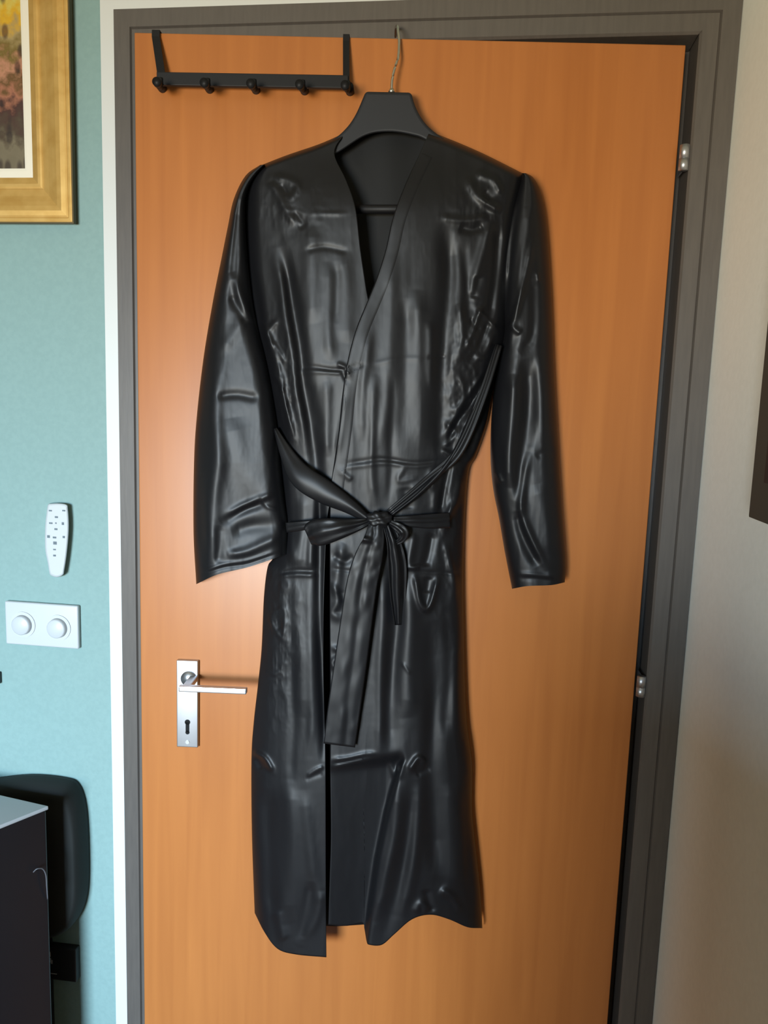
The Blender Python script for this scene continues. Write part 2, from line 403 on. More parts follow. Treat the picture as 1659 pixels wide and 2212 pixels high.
def grid_mesh(name, G, m, parent, thick=0.0008, extra=None):
    """G: (nv, nu, 3) points"""
    nv, nu = G.shape[:2]; V = (G.reshape(-1, 3) - np.array(parent.location)); 
    idx = np.arange(nv * nu).reshape(nv, nu)
    Fc = np.stack([idx[:-1, :-1], idx[1:, :-1], idx[1:, 1:], idx[:-1, 1:]], -1).reshape(-1, 4)
    if extra is not None:
        V2, F2 = extra; V = np.vstack([V, V2.reshape(-1, 3) - np.array(parent.location)]); Fc = np.vstack([Fc, F2])
    me = bpy.data.meshes.new(name)
    me.from_pydata(V.tolist(), [], Fc.tolist()); me.update()
    o = link(name, me, m, parent, True)
    if thick:
        s = o.modifiers.new('cloth', 'SOLIDIFY'); s.thickness = thick; s.offset = 1 if False else -1
    return o
def shell(name, X, Y, S, SB, m, parent, hem=14):
    """closed sleeve: front grid at S, back grid at SB, joined at both side edges"""
    nv, nu = X.shape; G = DP(X, Y, S)
    Yb = Y - np.linspace(0, 1, nv)[:, None] ** 6 * hem
    Bk = DP(X[:, 1:-1], Yb[:, 1:-1], SB[:, 1:-1]); nb = nu - 2
    idx = np.arange(nv * nu).reshape(nv, nu); jb = nv * nu + np.arange(nv * nb).reshape(nv, nb)
    full = np.concatenate([idx[:, :1], jb, idx[:, -1:]], 1)
    F2 = np.stack([full[:-1, :-1], full[:-1, 1:], full[1:, 1:], full[1:, :-1]], -1).reshape(-1, 4)
    return grid_mesh(name, G, m, parent, 0.0, (Bk, F2))

# ================================================================ THE ROBE
robe = tag(empty('satin_robe', tuple(DP(800, 700, 0.0))), 'long black satin kimono robe hanging on the charcoal hanger in front of the door', 'robe')
FOLDS = [
 # --- left front
 ([(598, 520), (640, 700), (662, 850), (680, 980), (690, 1060)], 11, -0.012),
 ([(585, 520), (620, 700), (648, 860), (668, 985)], 9, 0.006),
 ([(692, 1020), (693, 1240), (696, 1480), (700, 1660)], 8, -0.010),
 ([(540, 560), (556, 680), (572, 790), (596, 900), (628, 985)], 8, -0.009),
 ([(556, 690), (590, 760), (612, 850), (640, 960)], 7, 0.006),
 ([(570, 700), (586, 760)], 5, 0.004), ([(590, 740), (620, 790)], 4, 0.004), ([(600, 820), (628, 930)], 4, -0.004),
 ([(578, 800), (606, 830), (622, 900), (640, 950)], 4, 0.004), ([(560, 740), (600, 690)], 5, 0.003),
 ([(588, 380), (622, 388), (645, 408), (620, 440)], 7, 0.0045), ([(584, 390), (606, 440), (622, 470), (640, 482)], 8, 0.006),
 ([(605, 400), (622, 425)], 5, -0.003), ([(632, 455), (655, 478), (640, 492)], 5, -0.003),
 ([(600, 452), (660, 458), (755, 462)], 3.5, 0.0022), ([(655, 548), (700, 536), (752, 545)], 5, -0.0022),
 ([(672, 480), (668, 600), (676, 700)], 16, 0.004), ([(705, 560), (712, 680), (716, 780)], 10, 0.0030),
 ([(735, 540), (748, 640), (750, 740)], 12, 0.0028), ([(725, 560), (728, 700)], 7, -0.002),
 ([(645, 800), (690, 794), (742, 796), (790, 786)], 3.5, -0.0030), ([(650, 806), (700, 803), (744, 806)], 3.5, 0.0028),
 ([(725, 780), (745, 792), (755, 812)], 4, 0.004), ([(735, 800), (752, 830)], 4, -0.003),
 ([(700, 820), (704, 900), (706, 990)], 8, 0.003), ([(670, 820), (690, 930)], 7, -0.002),
 # --- right front
 ([(975, 470), (962, 640), (952, 820), (952, 985)], 15, -0.009),
 ([(850, 540), (845, 700), (835, 860), (825, 985)], 12, 0.0030), ([(905, 620), (900, 780), (905, 980)], 14, 0.0035),
 ([(876, 640), (872, 800), (868, 960)], 9, -0.0022), ([(796, 700), (788, 830), (775, 960)], 8, 0.002),
 ([(810, 800), (800, 1000), (812, 1100)], 8, 0.003), ([(845, 800), (850, 990), (835, 1090)], 7, -0.002),
 ([(925, 690), (930, 850)], 8, 0.003),
 ([(1012, 380), (1030, 415), (1058, 440), (1085, 455)], 7, 0.0055), ([(1028, 375), (1066, 390), (1082, 420)], 6, 0.0045),
 ([(1045, 410), (1062, 432)], 6, -0.0035), ([(955, 468), (1010, 476), (1060, 466)], 6, 0.0035), ([(995, 490), (1020, 498), (1046, 488)], 7, -0.005),
 ([(1062, 470), (1046, 540), (1030, 600), (1026, 660)], 8, 0.0055), ([(1035, 590), (1025, 650)], 6, -0.005),
 ([(1000, 520), (1012, 620), (1010, 700)], 9, -0.003), ([(1080, 480), (1066, 600), (1060, 700)], 7, -0.005),
 ([(990, 650), (1000, 720), (985, 800)], 8, 0.004),
 ([(1045, 660), (1030, 700), (1005, 760)], 5, 0.0055), ([(1060, 690), (1040, 740), (1010, 790)], 5, -0.005),
 ([(1072, 720), (1050, 760), (1020, 790)], 4, 0.005), ([(1030, 670), (1055, 690), (1080, 712)], 4, 0.004),
 ([(1015, 690), (1040, 715)], 4, -0.004), ([(1002, 720), (1028, 770), (1060, 780)], 4, 0.004),
 ([(1075, 790), (1035, 860), (1000, 930), (985, 985)], 5, 0.006), ([(1062, 790), (1022, 860), (985, 920), (968, 960)], 5, -0.006),
 ([(1050, 800), (1010, 850), (975, 920), (955, 940)], 4, 0.005), ([(1065, 850), (1030, 930), (1005, 990)], 5, -0.005),
 ([(990, 810), (1000, 860), (975, 900)], 4, 0.005), ([(960, 915), (985, 935), (960, 960)], 4, 0.005), ([(955, 965), (985, 990), (1000, 1000)], 4, 0.005),
 ([(1052, 910), (1030, 975), (1000, 1020)], 5, 0.005),
 ([(918, 770), (962, 772)], 3, -0.0028), ([(800, 785), (860, 772), (915, 772)], 4, 0.0012),
 ([(735, 1001), (800, 994), (870, 1000), (960, 998)], 3.5, -0.0030), ([(735, 1008), (800, 1003), (880, 1008), (950, 1004)], 3.5, 0.0022),
 ([(735, 1010), (760, 1035)], 4, 0.0035), ([(875, 1005), (860, 1040), (900, 1030)], 4, 0.0025),
 ([(745, 850), (728, 985)], 5, 0.002),
 # --- waist zone under the sash
 ([(625, 1010), (628, 1130), (640, 1225)], 8, 0.004), ([(650, 1070), (655, 1130), (650, 1230)], 10, 0.004), ([(620, 1128), (690, 1126)], 3.5, -0.003),
 ([(680, 1130), (676, 1230)], 7, 0.003), ([(745, 1170), (730, 1225), (726, 1330)], 10, 0.005), ([(715, 1200), (745, 1215), (770, 1200)], 6, -0.004),
 ([(995, 1030), (985, 1080), (965, 1120), (955, 1160)], 6, 0.007), ([(975, 1000), (960, 1060), (950, 1110)], 6, -0.006), ([(955, 1160), (975, 1240), (985, 1300)], 6, 0.004),
 ([(925, 1010), (938, 1060), (935, 1110)], 8, 0.003), ([(890, 1150), (880, 1215), (905, 1228)], 7, 0.005), ([(930, 1150), (912, 1225)], 8, -0.006),
 ([(870, 1050), (880, 1100)], 8, -0.003), ([(880, 1060), (920, 1040), (940, 1060)], 8, 0.003),
 # --- creases at y 1240
 ([(605, 1238), (640, 1232), (690, 1234)], 3, -0.0035), ([(605, 1246), (645, 1243), (688, 1245)], 3, 0.0035), ([(715, 1232), (760, 1234), (780, 1228)], 3, -0.003),
 ([(890, 1236), (950, 1240), (1000, 1240)], 3.5, -0.003), ([(860, 1222), (885, 1226), (905, 1215)], 3.5, 0.004),
 ([(890, 1240), (905, 1300), (925, 1310), (945, 1245)], 5, 0.006), ([(920, 1250), (918, 1285)], 7, -0.004),
 ([(580, 1335), (600, 1365), (615, 1378)], 3.5, 0.004), ([(584, 1330), (615, 1320), (612, 1378)], 3.5, 0.0035), ([(600, 1340), (608, 1355)], 5, -0.003),
 ([(570, 1452), (592, 1458), (606, 1448)], 4, 0.0045), ([(575, 1470), (600, 1474)], 4, 0.002),
 ([(622, 1250), (612, 1300), (618, 1400)], 9, 0.0035), ([(640, 1250), (650, 1400), (648, 1560)], 14, 0.0045), ([(668, 1250), (672, 1400), (668, 1640)], 8, 0.003), ([(630, 1400), (630, 1700)], 8, -0.003),
 ([(715, 1260), (735, 1300), (722, 1330), (745, 1340)], 6, 0.0045), ([(715, 1390), (735, 1408), (716, 1430), (735, 1450)], 5, 0.0045), ([(735, 1280), (745, 1310)], 6, -0.003),
 ([(722, 1460), (722, 1600)], 8, 0.002),
 ([(850, 1200), (855, 1330), (848, 1500), (850, 1640)], 12, -0.007), ([(880, 1250), (885, 1400), (880, 1560)], 14, 0.005), ([(826, 1240), (825, 1450), (822, 1640)], 9, 0.004),
 ([(930, 1330), (938, 1500), (930, 1700), (940, 1900)], 16, -0.009), ([(975, 1240), (988, 1330), (990, 1500), (1000, 1600)], 10, 0.005), ([(968, 1330), (965, 1600)], 10, -0.004),
 ([(985, 1310), (996, 1390), (985, 1410)], 4, 0.003), ([(870, 1430), (888, 1452)], 3, 0.002),
 # --- the crease at y 1640
 ([(545, 1622), (570, 1640), (588, 1672)], 4.5, 0.007), ([(556, 1640), (570, 1665)], 6, -0.004), ([(665, 1678), (685, 1664), (702, 1658)], 3.5, 0.005), ([(660, 1684), (700, 1672)], 4, -0.003),
 ([(716, 1642), (760, 1640), (820, 1626)], 4, 0.0045), ([(720, 1660), (760, 1652), (815, 1640)], 3, 0.004), ([(716, 1652), (800, 1640)], 3, -0.003),
 ([(845, 1640), (858, 1680), (870, 1640)], 5, 0.004), ([(880, 1665), (900, 1642), (918, 1650)], 5, 0.006), ([(895, 1672), (925, 1654)], 5, -0.003),
 ([(1005, 1595), (1012, 1625)], 4, 0.004), ([(1008, 1640), (1020, 1680)], 6, 0.004),
 # --- lower skirt
 ([(620, 1680), (628, 1800), (622, 1900), (620, 2000)], 16, 0.006), ([(655, 1700), (668, 1850), (680, 1960)], 12, 0.003), ([(575, 1700), (582, 1850), (590, 1980)], 12, -0.005),
 ([(668, 1900), (655, 1985), (650, 2050)], 9, -0.005), ([(690, 1920), (676, 1990), (640, 2050)], 9, 0.004), ([(600, 1960), (618, 2030)], 8, 0.004),
 ([(865, 1680), (850, 1780), (830, 1900), (812, 2000)], 11, 0.006), ([(888, 1700), (870, 1850), (850, 1960), (830, 2030)], 10, -0.004), ([(905, 1680), (890, 1850), (865, 1990)], 10, 0.004),
 ([(975, 1680), (985, 1800), (990, 1930)], 16, 0.004), ([(1010, 1700), (1014, 1850), (1022, 1980)], 9, -0.004),
 ([(895, 1975), (905, 1955), (925, 1970)], 7, 0.005), ([(945, 1915), (975, 1935), (1000, 1970)], 8, 0.005), ([(930, 1975), (915, 1920)], 7, -0.004),
]
FOLDS_SL = [
 # left sleeve
 ([(520, 430), (508, 560), (506, 680)], 9, -0.004), ([(540, 640), (520, 690), (480, 760)], 10, 0.003), ([(500, 590), (525, 650), (545, 700)], 8, 0.005), ([(500, 640), (530, 700)], 7, -0.004),
 ([(470, 860), (520, 850), (566, 856)], 7, -0.004), ([(475, 760), (462, 900), (470, 1010), (462, 1120), (456, 1230)], 14, 0.006),
 ([(500, 900), (540, 1010), (585, 1090)], 22, 0.004), ([(440, 880), (436, 1050), (438, 1200)], 9, -0.004),
 ([(480, 1130), (530, 1100), (580, 1080)], 9, -0.005), ([(490, 1110), (540, 1085), (600, 1066)], 6, 0.005), ([(566, 1072), (580, 1094), (606, 1102)], 3.5, 0.004),
 ([(500, 1150), (560, 1140), (612, 1130)], 12, -0.005), ([(490, 1200), (540, 1185), (610, 1160)], 7, 0.005), ([(430, 1238), (480, 1222), (600, 1188)], 3.5, 0.0025), ([(430, 1246), (480, 1230), (610, 1190)], 3, -0.0025),
 ([(478, 1130), (474, 1220)], 7, -0.003),
 # right sleeve
 ([(1125, 410), (1108, 480), (1095, 600), (1092, 700)], 8, -0.006), ([(1112, 420), (1096, 520), (1086, 620)], 5, 0.005), ([(1150, 520), (1140, 600), (1112, 690), (1100, 760)], 6, 0.006),
 ([(1138, 440), (1132, 560), (1116, 660)], 8, 0.004), ([(1160, 600), (1150, 720), (1120, 760)], 8, -0.004), ([(1165, 590), (1168, 612)], 3, 0.004),
 ([(1110, 690), (1090, 730)], 4, 0.005), ([(1125, 720), (1100, 700)], 5, 0.004),
 ([(1112, 800), (1108, 900), (1098, 1010), (1096, 1060)], 12, 0.006), ([(1140, 760), (1148, 860), (1135, 980), (1118, 1090)], 13, -0.009), ([(1170, 760), (1176, 900), (1180, 960)], 10, 0.003),
 ([(1150, 965), (1130, 1040), (1124, 1110), (1150, 1170), (1190, 1235)], 7, 0.009), ([(1115, 1100), (1130, 1160), (1165, 1225)], 9, -0.009), ([(1160, 985), (1185, 975), (1200, 990)], 6, -0.003),
 ([(1160, 1040), (1180, 1120), (1195, 1200)], 16, 0.004), ([(1070, 1020), (1078, 1045)], 5, 0.004), ([(1110, 1240), (1150, 1242), (1215, 1240)], 4, 0.004), ([(1120, 1252), (1200, 1250)], 4, -0.003),
]
def folds(x, y, table):
    s = np.zeros_like(x)
    wx = x + (vnoise(x / 60, y / 120, 41) - 0.5) * 12; wy = y + (vnoise(x / 60, y / 60, 43) - 0.5) * 12
    for pts, wd, amp in table: s += stroke(wx, wy, pts, wd * 1.3, amp * FOLD_GAIN * (0.6 if wd <= 4 else 1.0)) * (0.5 + 0.8 * vnoise(x / 60, y / 110, 51))
    return s
FOLD_GAIN = 0.72
def crinkle(x, y, a1=0.0012, a2=0.0003):
    n = ridged(x / 60 + 0.2 * vnoise(x / 40, y / 60, 5), y / 300, 3, 2) * a1 + ridged(x / 24, y / 60, 11, 3) * a2
    return n + (vnoise(x / 110, y / 380, 9) - 0.5) * 0.006
def mask(x, y, cx, cy, rx, ry): return np.exp(-((x - cx) / rx) ** 2 - ((y - cy) / ry) ** 2)
def body(x, y):
    """stand-off of the front cloth from the door"""
    yy = [270, 330, 430, 470, 800, 1120, 1300, 1640, 2050]; sv = [0.038, 0.042, 0.061, 0.063, 0.062, 0.048, 0.052, 0.062, 0.064]
    cx = np.interp(y, [300, 1200, 2000], [835, 800, 800]); hw = np.interp(y, [300, 700, 1120, 1640, 2050], [300, 280, 215, 250, 260])
    t = np.clip(np.abs(x - cx) / hw, 0, 1.1)
    mid = sum(np.interp(y + o_, yy, sv) for o_ in (-24, -16, -8, 0, 8, 16, 24)) / 7
    edge = np.interp(y, [270, 400, 1000, 2050], [0.036, 0.040, 0.022, 0.030])
    s = edge + (mid - edge) * (1 - t ** 3)
    # busy crumples where the cloth is gathered at the sides of the waist
    g = mask(x, y, 1020, 850, 55, 160) + mask(x, y, 600, 860, 40, 150) + 0.8 * mask(x, y, 1000, 1200, 60, 170) + 0.6 * mask(x, y, 600, 1380, 45, 170) + 0.5 * mask(x, y, 640, 440, 70, 60) + .5 * mask(x, y, 1040, 440, 70, 60)
    s = s + g * (ridged(x / 30, y / 46, 21, 3) - 0.5) * 0.0055
    return s + crinkle(x, y) + folds(x, y, FOLDS)
def patch(name, L_, R_, T_, B_, nu, nv, sfun, m, parent, **kw):
    X, Y = coons(L_, R_, T_, B_, nu, nv); S = sfun(X, Y)
    return grid_mesh(name, DP(X, Y, S), m, parent, **kw)

# back panel (its inside shows at the neck and between the front edges)
LB = [(566, 372), (548, 460), (556, 640), (590, 800), (606, 960), (626, 1100), (618, 1160), (584, 1230), (574, 1400), (560, 1560), (552, 1700), (556, 1900), (562, 1960)]
RB = [(1140, 392), (1110, 470), (1078, 600), (1078, 760), (1046, 900), (1010, 1010), (996, 1120), (994, 1280), (998, 1480), (1010, 1650), (1012, 1780), (1024, 1900), (1030, 1975)]
TB = [(566, 372), (700, 316), (775, 280), (835, 268), (905, 280), (990, 316), (1140, 392)]
BB = [(562, 1960), (640, 1990), (706, 2000), (760, 1999), (812, 1992), (880, 1966), (960, 1970), (1030, 1975)]
def sback(x, y):
    s = 0.007 + 0.003 * vnoise(x / 60, y / 300, 4) + stroke(x, y, [(716, 1700), (740, 1800), (770, 1990)], 16, 0.010) + stroke(x, y, [(740, 1960), (765, 1995)], 14, 0.006)
    return s + np.interp(y, [1500, 2000], [0.0, 0.012])
patch('back_panel', LB, RB, TB, BB, 110, 300, sback, M['satin_in'], robe)
# left front
L1 = [(556, 360), (530, 410), (531, 520), (541, 640), (555, 720), (574, 800), (591, 900), (602, 1000), (611, 1080), (612, 1150), (590, 1205), (578, 1225), (570, 1290), (565, 1400), (557, 1480), (548, 1560), (543, 1640), (544, 1800), (550, 1972)]
R1 = [(745, 287), (722, 330), (748, 390), (768, 450), (779, 540), (793, 632), (806, 700), (800, 800), (780, 950), (740, 1040), (712, 1090), (702, 1200), (698, 1400), (703, 1640), (704, 1900), (705, 2068)]
T1 = [(556, 360), (620, 335), (690, 311), (745, 287)]
B1 = [(550, 1972), (572, 2015), (600, 2050), (640, 2062), (705, 2068)]
def with_roll(X, Y, S, left=0, right=0, top=0, floor_=0.012):
    nv, nu = X.shape; k = np.ones_like(X)
    if left: k = k * roll(np.abs(X - X[:, :1]), left)
    if right: k = k * roll(np.abs(X[:, -1:] - X), right)
    if top: k = k * roll(np.abs(Y - Y[:1, :]), top)
    return floor_ + (S - floor_) * k
X, Y = coons(L1, R1, T1, B1, 130, 560)
S = body(X, Y) - 0.003
S = with_roll(X, Y, S, left=34, top=16)
grid_mesh('left_front', DP(X, Y, S), M['satin'], robe)
# right front, wrapped over the left
L2 = [(928, 284), (905, 335), (876, 400), (850, 470), (834, 540), (815, 600), (796, 648), (770, 712), (752, 780), (741, 850), (734, 920), (725, 990), (714, 1060), (712, 1240), (713, 1500), (713, 1640), (715, 1800), (712, 1900), (709, 1998)]
R2 = [(1140, 380), (1122, 470), (1104, 600), (1098, 700), (1086, 760), (1068, 830), (1052, 915), (1028, 985), (1012, 1020), (1004, 1120), (1001, 1250), (1003, 1400), (1008, 1550), (1020, 1650), (1020, 1750), (1030, 1850), (1038, 1930), (1042, 2005)]
T2 = [(928, 284), (960, 296), (1040, 330), (1140, 380)]
B2 = [(709, 1998), (750, 2000), (783, 1994), (787, 2005), (792, 2034), (798, 2041), (825, 2041), (852, 2018), (890, 1986), (930, 1976), (970, 1986), (1010, 2003), (1042, 2005)]
X, Y = coons(L2, R2, T2, B2, 150, 560)
S = body(X, Y) + 0.004
sg = lambda t: 1 / (1 + np.exp(-np.clip(t, -30, 30)))
tuck = sg((np.interp(Y, [1640, 1700, 1750, 1850, 1950, 2045], [868, 850, 836, 815, 800, 788]) - X) / 2.5) * sg((Y - np.interp(X, [700, 870], [1662, 1636])) / 4)
S = S - tuck * (0.006 + 0.016 * np.clip((X - 714) / 120, 0, 1))
S = with_roll(X, Y, S, right=34, top=16)
grid_mesh('right_front', DP(X, Y, S), M['satin'], robe)
# collar band along both neck edges
def band(name, inner, wpx, off, m, n=7, amp=0.0015):
    P = cr_spline(inner, 10); d = np.gradient(P, axis=0); d /= np.linalg.norm(d, axis=1)[:, None]
    nrm = np.stack([-d[:, 1], d[:, 0]], -1) * np.sign(wpx)
    k = np.linspace(-0.04, 1, n); X = P[:, None, 0] + nrm[:, None, 0] * k[None] * abs(wpx); Y = P[:, None, 1] + nrm[:, None, 1] * k[None] * abs(wpx)
    S = body(X, Y) + off + amp * np.sqrt(np.clip(1 - (2 * k[None] - 1) ** 2, 0, 1)) - 0.001 * (k[None] > 0.95)
    tr = np.linspace(0, 1, len(P))[:, None]; S = S - 0.008 * (np.clip(1 - tr / 0.05, 0, 1) + np.clip((tr - 0.95) / 0.05, 0, 1))
    return grid_mesh(name, DP(X, Y, S), m, robe)
band('collar_band', [(918, 312), (904, 340), (876, 400), (850, 470), (834, 540), (815, 600), (796, 648), (770, 712), (752, 780), (741, 850), (734, 920), (725, 985), (716, 1050), (714, 1110)], -32, 0.0036, M['satin'], amp=0.0007)
# sleeves
def sleeve(L_, R_, T_, B_, nu, nv, smax, table):
    X, Y = coons(L_, R_, T_, B_, nu, nv); wd = np.abs(X[:, -1:] - X[:, :1]) + 1
    u = np.clip((X - X[:, :1]) / wd, 0, 1)
    base = 0.014
    prof = roll(u * wd, np.minimum(wd * 0.42, 55)) * roll((1 - u) * wd, np.minimum(wd * 0.42, 40))
    mx = np.interp(Y, *smax)
    f = folds(X, Y, table) + crinkle(X, Y, 0.0015, 0.0004)
    S = base + (mx - base + f) * prof
    SB = base - 0.006 * prof
    o = shell('sleeve', X, Y, S, SB, M['satin'], robe)
    return o
L3 = [(562, 356), (530, 380), (505, 430), (492, 490), (478, 560), (460, 650), (440, 770), (425, 900), (419, 1000), (418, 1150), (424, 1262)]
R3 = [(572, 356), (540, 400), (530, 440), (532, 520), (544, 640), (560, 720), (580, 800), (596, 900), (606, 1000), (615, 1080), (622, 1130), (622, 1196)]
sleeve(L3, R3, [(562, 356), (572, 356)], [(424, 1262), (470, 1241), (540, 1224), (622, 1196)], 90, 380, ([356, 450, 700, 1000, 1260], [0.045, 0.048, 0.046, 0.052, 0.05]), FOLDS_SL)
L4 = [(1128, 374), (1112, 420), (1094, 480), (1080, 580), (1082, 660), (1088, 715), (1076, 780), (1066, 850), (1060, 930), (1060, 1000), (1066, 1060), (1078, 1120), (1090, 1190), (1106, 1272)]
R4_ = [(1136, 374), (1152, 384), (1168, 415), (1180, 480), (1190, 620), (1197, 800), (1205, 950), (1214, 1100), (1222, 1215), (1220, 1258)]
sleeve(L4, R4_, [(1128, 374), (1136, 374)], [(1106, 1272), (1140, 1266), (1190, 1264), (1220, 1258)], 80, 380, ([374, 450, 700, 1000, 1260], [0.045, 0.050, 0.050, 0.050, 0.046]), FOLDS_SL)

# ================================================================ SASH
sash = robe
def flat_tube(name, pts, m, parent, nc=20, crumple=0.0008, n=10, pleats=2, cap_round=True):
    """gathered cloth strip: rows are x, y, s, width px, thickness m"""
    P = cr_spline(pts, n); d = np.gradient(P[:, :2], axis=0); d /= np.linalg.norm(d, axis=1)[:, None] + 1e-9
    nrm = np.stack([-d[:, 1], d[:, 0]], -1); ang = np.linspace(0, 2 * np.pi, nc, endpoint=False)
    c, s = np.cos(ang), np.sin(ang)
    X = P[:, None, 0] + nrm[:, None, 0] * c * P[:, None, 3] / 2; Y = P[:, None, 1] + nrm[:, None, 1] * c * P[:, None, 3] / 2
    ln = np.arange(len(P))[:, None]
    pl = crumple * np.sin(c * np.pi * pleats + ln * 0.05) * np.abs(s) + crumple * 1.2 * (vnoise(c * 2.2 + 7, ln * 0.16 + 0 * c, 31) - 0.5)
    S = P[:, None, 2] + s * P[:, None, 4] / 2 + pl
    G = DP(X, Y, S); bm = bmesh.new(); rings = [[bm.verts.new(p) for p in r] for r in G]
    for a, b_ in zip(rings, rings[1:]):
        for j in range(nc): bm.faces.new((a[j], a[(j + 1) % nc], b_[(j + 1) % nc], b_[j]))
    bm.faces.new(rings[0][::-1]); bm.faces.new(rings[-1])
    return obj(name, bm, m, parent, True)
def ribbon(name, pts, m, parent, cross, nc=24, n=14):
    """flat tail: rows x, y, s, width; cross(k, t) gives relief"""
    P = cr_spline(pts, n); d = np.gradient(P[:, :2], axis=0); d /= np.linalg.norm(d, axis=1)[:, None] + 1e-9
    nrm = np.stack([-d[:, 1], d[:, 0]], -1); k = np.linspace(-0.5, 0.5, nc)[None]
    X = P[:, None, 0] + nrm[:, None, 0] * k * P[:, None, 3]; Y = P[:, None, 1] + nrm[:, None, 1] * k * P[:, None, 3]
    t = np.linspace(0, 1, len(P))[:, None]; S = P[:, None, 2] + cross(k, t)
    return grid_mesh(name, DP(X, Y, S), m, parent)
B0 = 0.066
flat_tube('waist_band', [(594, 925, .036, 8, .004), (622, 985, .050, 32, .008), (652, 1030, .060, 52, .012), (700, 1062, .064, 52, .014), (752, 1092, .068, 34, .012), (795, 1122, .070, 16, .010)], M['satin'], sash, 26, 0.0008, pleats=1)
flat_tube('waist_band', [(1078, 745, .045, 16, .007), (1040, 860, .056, 20, .009), (990, 975, .060, 22, .009), (925, 1035, .063, 18, .008), (840, 1106, .070, 13, .008)], M['satin'], sash, 20, 0.002, pleats=2)
flat_tube('waist_band', [(1066, 790, .045, 12, .007), (1024, 890, .056, 14, .008), (975, 990, .062, 12, .008), (910, 1062, .066, 10, .008), (846, 1112, .070, 9, .007)], M['satin'], sash, 16, 0.0012, pleats=1)
flat_tube('waist_band', [(972, 1124, .048, 34, .006), (930, 1126, .060, 32, .008), (890, 1126, .068, 26, .009), (850, 1124, .072, 16, .009)], M['satin'], sash, 22, 0.0015, pleats=2)
flat_tube('waist_band', [(618, 1140, .046, 22, .004), (660, 1135, .058, 20, .005), (700, 1130, .062, 16, .006)], M['satin'], sash, 18, 0.0012, pleats=1)
flat_tube('bow_loop', [(802, 1124, .074, 14, .010), (775, 1133, .077, 26, .014), (735, 1142, .080, 44, .020), (700, 1148, .078, 58, .020), (678, 1152, .074, 56, .016), (664, 1158, .070, 40, .008)], M['satin'], sash, 30, 0.002, pleats=2)
flat_tube('bow_loop', [(842, 1128, .074, 14, .010), (862, 1140, .077, 22, .012), (872, 1152, .077, 24, .012), (866, 1166, .074, 16, .008), (848, 1176, .070, 6, .004)], M['satin'], sash, 22, 0.002, pleats=2)
bm = bmesh.new()
bmesh.ops.create_icosphere(bm, subdivisions=4, radius=1)
kc = DP(818, 1122, .076)
for v in bm.verts:
    c = v.co.copy(); r = 1 + 0.10 * math.sin(c.x * 7 + c.z * 4) + 0.06 * math.sin(c.z * 11 - c.x * 3)
    v.co = Vector(kc) + Vector(DD) * (c.x * 0.0175 * r) + Vector((0, 0, 1)) * (c.z * 0.012 * r) + Vector(DN) * (c.y * -0.010 * r)
obj('knot', bm, M['satin'], sash, True)
ribbon('tail', [(812, 1132, .078, 30), (808, 1165, .082, 44), (796, 1205, .080, 60), (782, 1260, .078, 66), (770, 1340, .076, 68), (756, 1440, .075, 70), (742, 1540, .074, 70), (733, 1610, .073, 68)], M['satin'], sash,
       lambda k, t: 0.004 * np.cos(k * 2.6) - 0.0015 * np.exp(-((k - 0.12 + 0.3 * t) / 0.12) ** 2) + 0.004 * np.exp(-((t - 0.16) / 0.02) ** 2) * (k > -0.1) * np.clip(k + .1, 0, 1) * 3 + 0.0015 * (vnoise(k * 5 + 3, t * 22, 8) - .5))
ribbon('tail', [(838, 1134, .074, 22), (850, 1170, .076, 30), (858, 1220, .073, 40), (860, 1290, .066, 34), (862, 1350, .060, 20)], M['satin'], sash,
       lambda k, t: 0.012 * k + 0.004 * np.cos(k * 9) + 0.001 * (vnoise(k * 5, t * 12, 9) - .5))

# ================================================================ LEFT WALL THINGS
YW = 0.010
# gold framed painting
pr = WP(160, 483, -0.004); PX1 = float(pr[0]); PZ0 = float(pr[2]); PX0 = PX1 - 0.72; PZ1 = PZ0 + 0.62
pic = tag(empty('framed_painting', (PX1, YW, PZ0)), 'painting in a wide gold frame with a cream liner on the teal wall', 'painting')
def loop_frame(name, prof, m, parent):        # prof: (inset, y)
    prof = [(d, 0.010 - (0.010 - y) * 0.52) for d, y in prof]
    bm = bmesh.new(); rings = []
    for d, y in prof:
        rings.append([bm.verts.new(p) for p in ((PX0 + d, y, PZ0 + d), (PX1 - d, y, PZ0 + d), (PX1 - d, y, PZ1 - d), (PX0 + d, y, PZ1 - d))])
    n = len(rings)
    for i in range(n):
        a, c = rings[i], rings[(i + 1) % n]
        for j in range(4): bm.faces.new((a[j], a[(j + 1) % 4], c[(j + 1) % 4], c[j]))
    return obj(name, bm, m, parent)
loop_frame('frame_edge', [(0.002, 0.0095), (0.0, -0.012), (0.0, -0.019), (0.004, -0.019), (0.004, 0.0095)], M['gold_dark'], pic)
loop_frame('gold_frame', [(0.002, 0.008), (0.002, -0.020), (0.004, -0.0215), (0.007, -0.0215), (0.0085, -0.020), (0.011, -0.022), (0.018, -0.0235), (0.025, -0.022), (0.032, -0.018), (0.040, -0.012), (0.050, -0.0075),
                          (0.0515, -0.0095), (0.054, -0.0115), (0.058, -0.0115), (0.061, -0.009), (0.065, -0.006), (0.068, -0.004), (0.068, 0.008)], M['gold'], pic)
loop_frame('liner', [(0.066, 0.008), (0.066, -0.0035), (0.078, -0.001), (0.082, 0.001), (0.082, 0.008)], M['liner'], pic)
mc = mat('street_painting', (0.3, 0.25, 0.15), 0.6); nt = mc.node_tree; N = nt.nodes; L = nt.links; b = N['Principled BSDF']
tc = N.new('ShaderNodeTexCoord'); sp = N.new('ShaderNodeSeparateXYZ'); L.new(tc.outputs['Object'], sp.inputs[0])
